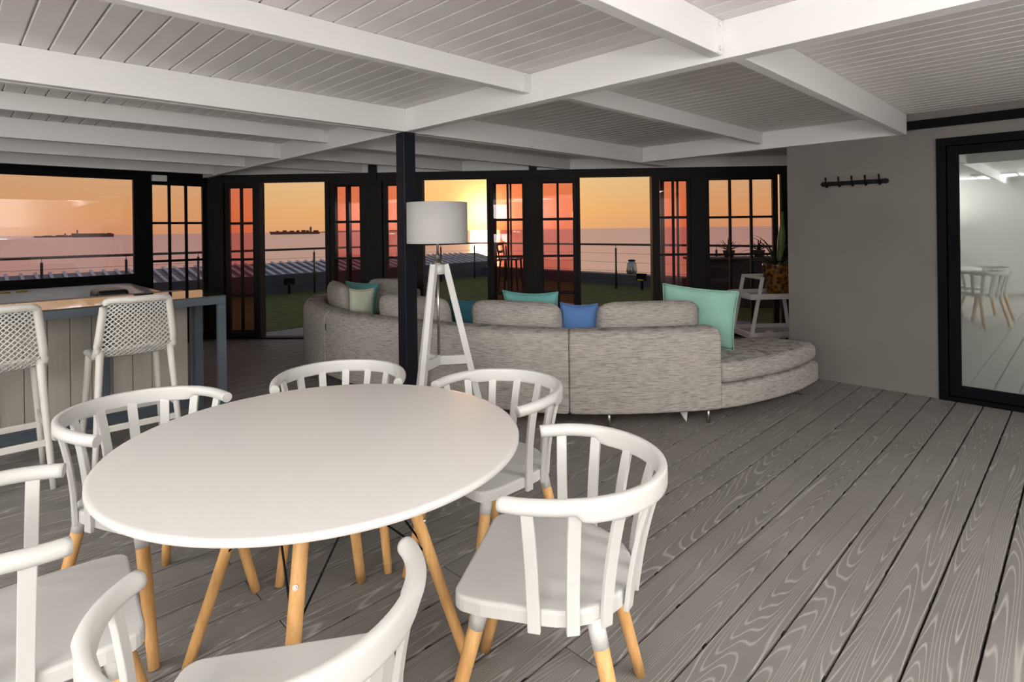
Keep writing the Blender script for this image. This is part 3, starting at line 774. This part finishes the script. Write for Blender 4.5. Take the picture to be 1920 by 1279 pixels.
# spa tub behind the bar
sp = empty('spa_tub', W(.42, 6.75, 0), PHI, 'grey acrylic spa tub between the bar and the picture window', 'spa')
def rrect(w, h, r, n=6):
    P = []
    for cx_, cy_, a0_ in ((w-r, h-r, 0), (-w+r, h-r, pi/2), (-w+r, -h+r, pi), (w-r, -h+r, 1.5*pi)):
        for i in range(n+1): P.append((cx_+r*cos(a0_+i/n*pi/2), cy_+r*sin(a0_+i/n*pi/2)))
    return P
def rings(levels, n=6, close_bottom=True):
    m = MB(); k = None; vs = []; fs = []
    for (w, h, r, z) in levels:
        P = rrect(w, h, r, n); k = len(P); vs += [(x, y, z) for x, y in P]
    for i in range(len(levels)-1):
        for j in range(k): fs.append((i*k+j, i*k+(j+1) % k, (i+1)*k+(j+1) % k, (i+1)*k+j))
    if close_bottom: fs.append(tuple((len(levels)-1)*k+j for j in range(k)))
    m.add(vs, fs, True); return m
rings([(1.05, 1.02, .15, 0), (1.05, 1.02, .15, .74), (1.10, 1.08, .18, .76), (1.10, 1.08, .18, .80), (1.07, 1.05, .17, .815), (.94, .92, .14, .815), (.90, .88, .14, .80), (.86, .84, .14, .70), (.80, .78, .2, .25)]).build('shell', 'spa', sp)
rings([(.868, .848, .14, .70), (.02, .02, .005, .7005)]).build('water', 'spa_water', sp)
m = MB(); m.box(.60, .86, -.12, .28, .70, .835, .03); m.build('head_pillow', 'black_vinyl', sp)
for dx in (-.1, .03):
    m = MB(); m.lathe([(.045, .0), (.045, .012), (.02, .02)], 16, .1+dx, .885); 
    o = m.build('yellow_disc', 'brass', sp, loc=(0, 0, .80))  # small yellow discs on the tub rim

# bar stools
def stool_surface(u, v):
    """u across [-1,1], v from back top 0 to seat front 1 -> local point (y = toward the bar)"""
    prof = [(0.0, -.215, .995), (.18, -.20, .90), (.36, -.188, .79), (.50, -.175, .705), (.58, -.14, .665), (.68, -.06, .652), (.85, .08, .655), (1.0, .20, .645)]
    for i in range(len(prof)-1):
        if prof[i][0] <= v <= prof[i+1][0]+1e-9:
            f = (v-prof[i][0])/(prof[i+1][0]-prof[i][0]); y = prof[i][1]*(1-f)+prof[i+1][1]*f; z = prof[i][2]*(1-f)+prof[i+1][2]*f; break
    hw = .172+.038*min(1, v/.5) if v < .5 else .210-.012*(v-.5)
    curve = .035*(1-u*u)*(1 if v < .5 else max(0, 1-(v-.5)*6))
    dip = -.02*(1-u*u)*max(0, min(1, (v-.5)*5))
    return Vector((u*hw, y-curve, z+dip))
def build_stool():
    s = empty('bar_stool', (0, 0, 0), 0, 'x', 'stool', 'white bar stools at the bar')
    # border frame
    def edge(us, vs_, r0, r1):
        pts = [stool_surface(u, v) for u, v in zip(us, vs_)]; m = MB()
        m.tube(pts, 1, 10, flat=([r0]*len(pts), [r1]*len(pts))); return m
    m = MB()
    k = 22
    loop = []
    for i in range(k+1): loop.append((-.93, .97-.93*i/k))
    loop += [(-.88, .022), (-.80, .012)]
    for i in range(1, 12): loop.append((-.80+1.6*i/12, .010))
    loop += [(.80, .012), (.88, .022)]
    for i in range(k+1): loop.append((.93, .04+.93*i/k))
    loop += [(.8, .99), (0, 1.0), (-.8, .99)]
    pts = [stool_surface(u, v) for u, v in loop]; pts.append(pts[0])
    m.tube(pts, 1, 10, caps=False, flat=([.021]*len(pts), [.021]*len(pts)))
    m.build('shell_frame', 'stool_plastic', s)
    # diamond lattice of crossing ribs
    lat = MB(); du, dv = .145, .047
    for sg in (-1, 1):
        for q in range(-16, 34):
            seg = []
            for i in range(121):
                v = .012+.98*i/120; u = du*(q-v/dv)*sg+.0
                if -.92 <= u <= .92: seg.append((u, v))
                elif seg: break
            if len(seg) > 2:
                P = [stool_surface(*w_) for w_ in seg]; lat.tube(P, 1, 4, flat=([.0042]*len(P), [.004]*len(P)))
    lat.build('lattice', 'stool_plastic', s)
    feet = {}
    for sx in (-1, 1):
        for (ty_, tz, fy) in ((-.165, .70, -.235), (.17, .66, .235)):
            t = Vector((sx*.178, ty_, tz)); f = Vector((sx*.222, fy, 0)); k = 6
            m = MB(); m.tube([t.lerp(f, i/k) for i in range(k+1)], 1, 12, flat=([.021-.006*i/k for i in range(k+1)], [.021-.006*i/k for i in range(k+1)])); m.build('leg', 'stool_plastic', s)
            feet[(sx, ty_ > 0)] = (t, f)
    def at(sx, fr, z):
        t, f = feet[(sx, fr)]; u = (t.z-z)/t.z; return t.lerp(f, u)
    for fr, z in ((False, .25), (True, .25)):
        p, q = at(-1, fr, z), at(1, fr, z)
        m = MB(); m.bar(p, q, .018, .036); m.build('stretcher', 'stool_plastic', s, bevel=.004)
    for sx in (-1, 1):
        m = MB(); m.bar(at(sx, False, .33), at(sx, True, .33), .018, .034); m.build('stretcher', 'stool_plastic', s, bevel=.004)
    return s
st0 = build_stool()
st0.location = W(.81, 4.20); st0.rotation_euler = (0, 0, PHI); st0['label'] = 'white lattice back bar stool closer to the end of the bar'
st1 = copy_tree(st0); st1.location = W(.185, 4.20); st1['label'] = 'white lattice back bar stool further along the bar, cut by the picture edge'

# ================================================================== SOFA
def catmull(P, n=10):
    out = []
    for i in range(len(P)-1):
        p0 = P[max(i-1, 0)]; p1 = P[i]; p2 = P[i+1]; p3 = P[min(i+2, len(P)-1)]
        for k in range(n):
            t = k/n
            out.append(tuple(.5*((2*p1[d])+(-p0[d]+p2[d])*t+(2*p0[d]-5*p1[d]+4*p2[d]-p3[d])*t*t+(-p0[d]+3*p1[d]-3*p2[d]+p3[d])*t**3) for d in (0, 1)))
    out.append(tuple(P[-1])); return out
CTRL = [(-1.15, 7.02), (-1.62, 7.0), (-2.03, 6.82), (-2.25, 6.4), (-2.15, 5.88), (-1.95, 5.47), (-1.66, 5.08), (-1.30, 4.73), (-.70, 4.33), (-.05, 4.02),
        (.40, 3.905), (.92, 3.90), (1.472, 3.985), (1.86, 4.17), (2.20, 4.40), (2.47, 4.66)]
PATH = catmull(CTRL, 10)
def normals(P):
    out = []
    for i in range(len(P)):
        a_ = P[max(i-1, 0)]; b_ = P[min(i+1, len(P)-1)]
        t = Vector((b_[0]-a_[0], b_[1]-a_[1], 0)).normalized(); out.append(Vector((-t.y, t.x, 0)))   # left of travel = inner side
    return out
NRM = normals(PATH)
def sweep_profile(i0, i1, prof_fn, mb, shrink=.05, endround=4):
    """prof_fn(i, u) -> list of (offset inward, z); closed profile swept over path samples i0..i1, rounded ends"""
    vs = []; fs = []; k = None; idx = list(range(i0, i1+1)); n_ = len(idx)
    rows_ = []
    for q, i in enumerate(idx):
        pr = prof_fn(i); k = len(pr)
        base = Vector((*PATH[i], 0)); nn = NRM[i]
        rows_.append([base+nn*o_+Vector((0, 0, z)) for o_, z in pr])
    # rounded end caps: extra rows pushed along the tangent with a shrinking profile
    def cap(row, dirv):
        c = sum(row, Vector())/len(row); out = []
        for j in range(1, endround+1):
            an = j/endround*pi/2; sc = 1-(1-cos(an))*shrink/.16
            out.append([c+(p-c)*1.0*(1-(1-cos(an))*0)-(p-c).normalized()*shrink*(1-cos(an))+dirv*(shrink*sin(an)) for p in row])
        return out
    t0 = Vector((PATH[i0][0]-PATH[i0+1][0], PATH[i0][1]-PATH[i0+1][1], 0)).normalized()
    t1 = Vector((PATH[i1][0]-PATH[i1-1][0], PATH[i1][1]-PATH[i1-1][1], 0)).normalized()
    allrows = list(reversed(cap(rows_[0], t0)))+rows_+cap(rows_[-1], t1)
    for r in allrows: vs += r
    R_ = len(allrows)
    for i in range(R_-1):
        for j in range(k): fs.append((i*k+j, i*k+(j+1) % k, (i+1)*k+(j+1) % k, (i+1)*k+j))
    fs.append(tuple(reversed(range(k)))); fs.append(tuple((R_-1)*k+j for j in range(k)))
    mb.add(vs, fs, True)
def round_profile(o0, o1, z0, z1, r, n=5, rb=None):
    """rounded rectangle in (offset,z)"""
    rb = r if rb is None else rb; P = []
    for (co_, cz, a0_, rr_) in ((o1-r, z1-r, 0, r), (o0+r, z1-r, pi/2, r), (o0+rb, z0+rb, pi, rb), (o1-rb, z0+rb, 1.5*pi, rb)):
        for i in range(n+1): P.append((co_+rr_*cos(a0_+i/n*pi/2), cz+rr_*sin(a0_+i/n*pi/2)))
    return P
def depth(i):
    x, y = PATH[i]; u = min(1, max(0, (i-20)/25)); return .62+(.95-.62)*u
def nearest(x, y): return min(range(len(PATH)), key=lambda i: (PATH[i][0]-x)**2+(PATH[i][1]-y)**2)
iS1 = nearest(-1.66, 5.08); iS2 = nearest(.40, 3.905); iB = nearest(1.44, 3.98); iE = len(PATH)-1
sofa = empty('sectional_sofa', (0, 0, 0), 0, 'long curved sectional sofa in heathered grey weave with an open chaise end', 'sofa')
gap = 1
for (i0, i1, nm) in ((0, iS1-1, 0), (iS1, iS2-1, 1), (iS2, iB, 2)):
    m = MB(); sweep_profile(i0, i1, lambda i: round_profile(0, .24, .10, .668, .075, rb=.02), m, .0215); m.build('backrest', 'sofa', sofa)
    m = MB(); sweep_profile(i0, i1, lambda i: round_profile(.235, depth(i), .105, .27, .02), m, .01); m.build('base', 'sofa', sofa)
    m = MB(); sweep_profile(i0, i1, lambda i: round_profile(.245, depth(i)+.01, .27, .415, .05), m, .02); m.build('seat_cushion', 'sofa', sofa)
cd = lambda i: .95-.47*((i-iB)/(iE-iB))**1.3
m = MB(); sweep_profile(iB+1, iE, lambda i: round_profile(0.0, cd(i), .10, .265, .03), m, .05); m.build('base', 'sofa', sofa)
m = MB(); sweep_profile(iB+2, iE-1, lambda i: round_profile(.01, cd(i)-.01, .268, .415, .055), m, .06); m.build('seat_cushion', 'sofa', sofa)
m = MB(); p0 = Vector((*PATH[iS1], 0))-NRM[iS1]*.002; m.bar(p0+Vector((0, 0, .50)), p0+Vector((0, 0, .56)), .006, .02); m.build('fabric_tag', 'black_vinyl', sofa)
def sofa_pt(i, off): return Vector((*PATH[i], 0))+NRM[i]*off
legs = [(iS1+4, .08), (iS2-3, .08), (iS2+5, .07), (iB-1, .06), (20, .1), (iS2-14, .1), (iE-8, .60), (iS2-6, .85), (iS1+10, .85)]
for i, off in legs:
    p = sofa_pt(i, off); m = MB(); m.tube([p, p+Vector((0, 0, .105))], .013, 12); m.build('leg', 'chrome', sofa)
p = sofa_pt(iE-4, .08); q = sofa_pt(iE-4, .40)
m = MB(); m.tube([p+Vector((0, 0, .105)), p+Vector((0, 0, .008)), q+Vector((0, 0, .008)), q+Vector((0, 0, .105))], .006, 8); m.build('leg', 'chrome', sofa)
p = sofa_pt(iB-4, .10)
m = MB(); m.add([p+Vector((-.045, 0, .10)), p+Vector((.03, 0, .10)), p+Vector((.02, 0, .0)), p+Vector((-.045, .012, .10)), p+Vector((.03, .012, .10)), p+Vector((.02, .012, .0))], [(0, 1, 2), (5, 4, 3), (0, 3, 4, 1), (1, 4, 5, 2), (2, 5, 3, 0)])
m.build('leg_plate', 'tray', sofa)

# loose cushions
def cushion_mesh(w, h, t, n=20, pinch=.06, soft=2.6, wob=.004, seed=1):
    rc = .085 if pinch == 0 else 0.0        # box cushions get rounded corners, pillows pointed ones
    rnd = random.Random(seed); ph = [rnd.random()*6 for _ in range(6)]
    m = MB(); vs = []; fs = []
    for side in (1, -1):
        o = len(vs)
        for j in range(n+1):
            for i in range(n+1):
                u = -1+2*i/n; v = -1+2*j/n
                su = w/2*u*(1-pinch*(1-v*v)*abs(u)**2)*(1-rc*abs(v)**5*abs(u)**3) ; sv = h/2*v*(1-pinch*(1-u*u)*abs(v)**2)*(1-1.6*rc*abs(u)**7*abs(v)**2)
                th = t/2*((1-abs(u)**soft)*(1-abs(v)**soft))**.55
                th += wob*sin(u*5+ph[0]+v*2)*sin(v*6+ph[1])*(1-u*u)*(1-v*v)
                vs.append((su, side*th, sv))
        for j in range(n):
            for i in range(n):
                q = (o+j*(n+1)+i, o+j*(n+1)+i+1, o+(j+1)*(n+1)+i+1, o+(j+1)*(n+1)+i)
                fs.append(q if side < 0 else tuple(reversed(q)))
    m.add(vs, fs, True)
    me = m.mesh('cushion'); bm = bmesh.new(); bm.from_mesh(me); bmesh.ops.remove_doubles(bm, verts=bm.verts[:], dist=.0005); bm.to_mesh(me); bm.free()
    for p in me.polygons: p.use_smooth = True
    return me
def cushion(name, mat, w, h, t, loc, rz, tilt, roll, label, group=None, piping=True, pinch=.06, soft=2.6, seed=1, cat='cushion'):
    root = empty(name, loc, rz, label, cat, group)
    o = link('cover', cushion_mesh(w, h, t, pinch=pinch, soft=soft, seed=seed), mat, root)
    o.rotation_euler = (tilt, roll, 0)
    if piping:
        pts = []; n = 18
        def E(u, v): return (w/2*u*(1-pinch*(1-v*v)*abs(u)**2), 0, h/2*v*(1-pinch*(1-u*u)*abs(v)**2))
        for i in range(n): pts.append(E(-1+2*i/n, -1))
        for i in range(n): pts.append(E(1, -1+2*i/n))
        for i in range(n): pts.append(E(1-2*i/n, 1))
        for i in range(n+1): pts.append(E(-1, 1-2*i/n))
        m = MB(); m.tube(pts, .0045, 6, caps=False, up=(0, 1, 0)); m.build('piping', mat, o)
    return root
def at_path(i, off, z): p = sofa_pt(i, off); return (p.x, p.y, z)
def path_rz(i): t = NRM[i]; return math.atan2(t.y, t.x)-pi/2
# grey back cushions (stand on the seat, lean on the backrest)
BCG = 'grey back cushions on the sofa'
def back_cushion(x, y, w, label, seed, h=.42, z=.414, off=.348, tilt=.16):
    i = nearest(x, y); cushion('back_cushion', 'sofa', w, h, .20, at_path(i, off, z+h/2), path_rz(i), tilt, 0, label, BCG, False, .0, 3.4, seed)
back_cushion(1.01, 3.90, .78, 'grey woven back cushion between the blue and mint pillows', 3)
back_cushion(-.12, 4.05, .74, 'grey woven back cushion under the wide teal pillow', 4)
back_cushion(-1.02, 4.55, .80, 'grey woven back cushion behind the navy post', 5)
back_cushion(-2.06, 5.68, .80, 'grey woven back cushion at the curled end beside the cream pillow', 6, h=.45, off=.355)
back_cushion(-1.42, 7.01, .56, 'grey woven back cushion on the far end of the sofa against the glazing', 7, h=.41, off=.37)
# scatter pillows
PG = 'scatter pillows'
def pillow(mat, w, h, x, y, off, z, label, drz=0, tilt=.2, roll=0.0, seed=1, t=.14):
    i = nearest(x, y); cushion('scatter_pillow', mat, w, h, t, at_path(i, off, z), path_rz(i)+drz, tilt, roll, label, PG, True, .11, 2.2, seed)
pillow('teal', .46, .48, -.05, 4.02, .56, .652, 'wide teal pillow peeking above the middle back cushion', tilt=.22, seed=11)
pillow('blue', .27, .40, .425, 3.90, .345, .625, 'bright blue pillow wedged at the seam of the sofa', tilt=.12, roll=.03, seed=12, t=.12)
cushion('scatter_pillow', 'mint', .56, .48, .13, (1.44, 4.47, .672), -.36, .22, .09, 'large mint pillow slumped against the end of the backrest', PG, True, .06, 2.2, 13)
pillow('deep_teal', .36, .38, -.62, 4.29, .56, .612, 'dark teal pillow behind the floor lamp legs', tilt=.2, seed=14)
cushion('scatter_pillow', 'cream', .22, .42, .09, (-1.42, 5.36, .63), .45, .08, .03, 'small pale cream pillow at the curled end of the sofa', PG, True, .08, 2.2, 15)
cushion('scatter_pillow', 'teal', .36, .38, .14, (-1.68, 6.34, .63), .35, .22, .10, 'teal pillow deep in the curled end of the sofa', PG, True, .10, 2.2, 16)

# ================================================================== FLOOR LAMP
LX, LY = -.490, 3.76
lp = empty('floor_lamp', (LX, LY, 0), 0, 'white wooden tripod floor lamp with a drum shade', 'lamp')
m = MB(); R_ = .198
m.lathe([(R_, 1.287), (R_+.001, 1.289), (R_, 1.552), (R_-.004, 1.553), (R_-.004, 1.287), (R_, 1.287)], 48, caps=False); sh = m.build('lamp_shade', 'shade', lp)
m = MB(); m.tube([(-R_+.004, 0, 1.50), (R_-.004, 0, 1.50)], .003, 6); m.tube([(0, -R_+.004, 1.50), (0, R_-.004, 1.50)], .003, 6); m.build('shade_spider', 'chrome', sh)
m = MB(); m.tube([(0, 0, 1.14), (0, 0, 1.50)], .008, 12); m.lathe([(.036, 1.148), (.035, 1.155), (.022, 1.175), (.012, 1.205), (.008, 1.23)], 24); m.build('neck', 'chrome', lp)
m = MB(); m.tube([(0, 0, .548), (0, 0, 1.15)], .0085, 12); m.lathe([(.018, .545), (.018, .556), (.010, .560)], 18); m.build('centre_rod', 'chrome', lp)
m = MB(); m.lathe([(.010, 1.38), (.022, 1.40), (.028, 1.44), (.018, 1.475), (.004, 1.48)], 18); m.build('bulb', 'shade', lp)
legdir = [(-.34, -.94), (.985, .17), (-.645, .765)]
m = MB(); m.lathe([(.052, 1.085), (.052, 1.148)], 6); m.build('top_block', 'lamp_white', lp)
for dx, dy in legdir:
    t = Vector((dx*.05, dy*.05, 1.148)); f = Vector((dx*.315, dy*.315, 0)); m = MB(); m.bar(t, f, .036, .042, up=(dx, dy, 0)); lg = m.build('leg', 'lamp_white', lp, bevel=.003)
    e = t.lerp(f, (1.148-.52)/1.148); m = MB(); m.bar((0, 0, .52), (e.x, e.y, .52), .030, .058); m.build('crossbar', 'lamp_white', lp, bevel=.003)

# ================================================================== TROLLEY + PLANT
tr = empty('tray_trolley', (2.81, 6.26, 0), .10, 'white two tier tray trolley in the corner behind the taupe wall', 'trolley')
def tray(z, w, d):
    m = MB(); m.box(-w, w, -d, d, z-.012, z); o = m.build('tray', 'tray', tr)
    m = MB(); m.box(-w, w, -d, -d+.03, z, z+.045); m.box(-w, w, d-.03, d, z, z+.045); m.box(-w, -w+.03, -d+.03, d-.03, z, z+.045); m.box(w-.03, w, -d+.03, d-.03, z, z+.045)
    m.build('tray_rim', 'tray', o, bevel=.006)
    m = MB(); m.box(-w+.03, w-.03, -d+.03, d-.03, z, z+.004); m.build('tray_inlay', 'tray_gloss', o)
tray(.615, .36, .26); tray(.215, .38, .28)
for s in (-1, 1):
    m = MB(); m.bar((-.355, s*.20, .08), (-.20, s*.20, .82), .032, .03); m.build('leg', 'tray', tr, bevel=.004)
    m = MB(); m.bar((.345, s*.20, .08), (.27, s*.20, .62), .032, .03); m.build('leg', 'tray', tr, bevel=.004)
m = MB(); m.bar((-.20, -.215, .82), (-.20, .215, .82), .03, .03); m.bar((-.20, .20, .82), (.20, .20, .82), .03, .03); m.build('handle', 'tray', tr, bevel=.004)
for sx in (-.33, .33):
    for sy in (-.23, .23):
        m = MB(); m.tube([(sx-.012, sy, .04), (sx+.012, sy, .04)], .04, 14); m.bar((sx, sy, .06), (sx, sy, .204), .02, .02); m.build('castor', 'black_iron', tr)
pt = empty('potted_plant', (2.87, 6.20, .62), 0, 'spiky green plant in a mottled tortoiseshell pot on the trolley', 'plant')
m = MB(); m.lathe([(.095, 0), (.115, .02), (.148, .20), (.158, .33), (.158, .345), (.146, .345), (.138, .31), (.05, .305)], 28); m.build('pot', 'pot', pt)
m = MB(); m.lathe([(.138, .312), (.02, .318)], 20); m.build('soil', 'soil', pt)
for k in range(26):
    az = k*2.399+random.random()*.3; tl = .5+.75*random.random(); L_ = (.34+.26*random.random())*(.6 if cos(az)*.703-sin(az)*.711 > .1 else 1)
    blade(L_, .030, 1.0+.9*random.random(), (.03*cos(az), .03*sin(az), .31), az, tl+.15, 8).build('leaf', 'leaf', pt)
m = MB(); pts = []; rr_ = []
for i in range(11):
    u = i/10; pts.append((-.02+.06*u*u*0+.05*sin(u*1.4), -.06, .30+.60*u)); rr_.append(.012+.026*sin(pi*min(1, u*1.05))**1.2*(1 if u < .62 else (1-u)/.38+.02))
m.tube(pts, rr_, 10); m.build('flower_spear', 'spear', pt)

# ================================================================== COAT RACK
cr = empty('coat_rack', W(5.529, 1.425, 1.732), PHI, 'black iron coat rack with five hooks on the taupe wall', 'coat rack')
m = MB(); m.box(-.014, 0, -.235, .235, -.018, .018); m.build('back_plate', 'black_iron', cr, bevel=.006)
for y in (-.235, .235):
    m = MB(); m.tube([(-.014, y, 0), (0, y, 0)], .022, 14); m.build('rosette', 'black_iron', cr)
for i in range(5):
    y = -.2+.1*i
    m = MB(); m.tube([(-.012, y, -.02), (-.045, y, -.028), (-.062, y, -.01), (-.066, y, .02), (-.075, y, .055)], [.007, .008, .008, .007, .008], 8); m.build('hook', 'black_iron', cr)

# ================================================================== CEILING LAMP and added fill fixtures out of view
for la, lb, _p, lab in LAMPS_AND_FILL:
    cl_ = empty('ceiling_lamp_or_fill', W(la, lb, ZC), PHI, lab, 'lamp', 'ceiling lamps')  # frames for the inferred lamp and the added fill panels
    m = MB(); m.box(-.6, .6, -.325, -.285, -.03, 0); m.box(-.6, .6, .285, .325, -.03, 0); m.box(-.6, -.56, -.285, .285, -.03, 0); m.box(.56, .6, -.285, .285, -.03, 0); m.build('lamp_frame', 'steel_plate', cl_)
for (la, lb, _p), lab in zip(FILL_UPLIGHTS, ('added unseen fill uplight in the rear corner of the room', 'added unseen fill uplight beside the rear wall near the bar', 'added unseen fill uplight against the side wall')):
    ul = empty('fill_uplighter', W(la, lb, 0), PHI, lab, 'lamp', 'added fill uplights')  # stands invented to carry the added upward fill
    m = MB(); m.lathe([(.14, 0), (.14, .02), (.02, .03)], 24); m.build('base', 'lamp_white', ul)
    m = MB(); m.tube([(0, 0, .02), (0, 0, 1.1)], .012, 10); m.build('pole', 'lamp_white', ul)
    m = MB(); m.lathe([(.02, 1.09), (.12, 1.14), (.26, 1.24), (.32, 1.285), (.316, 1.287), (.25, 1.25), (.10, 1.16), (.01, 1.12)], 28); m.build('bowl', 'lamp_white', ul)
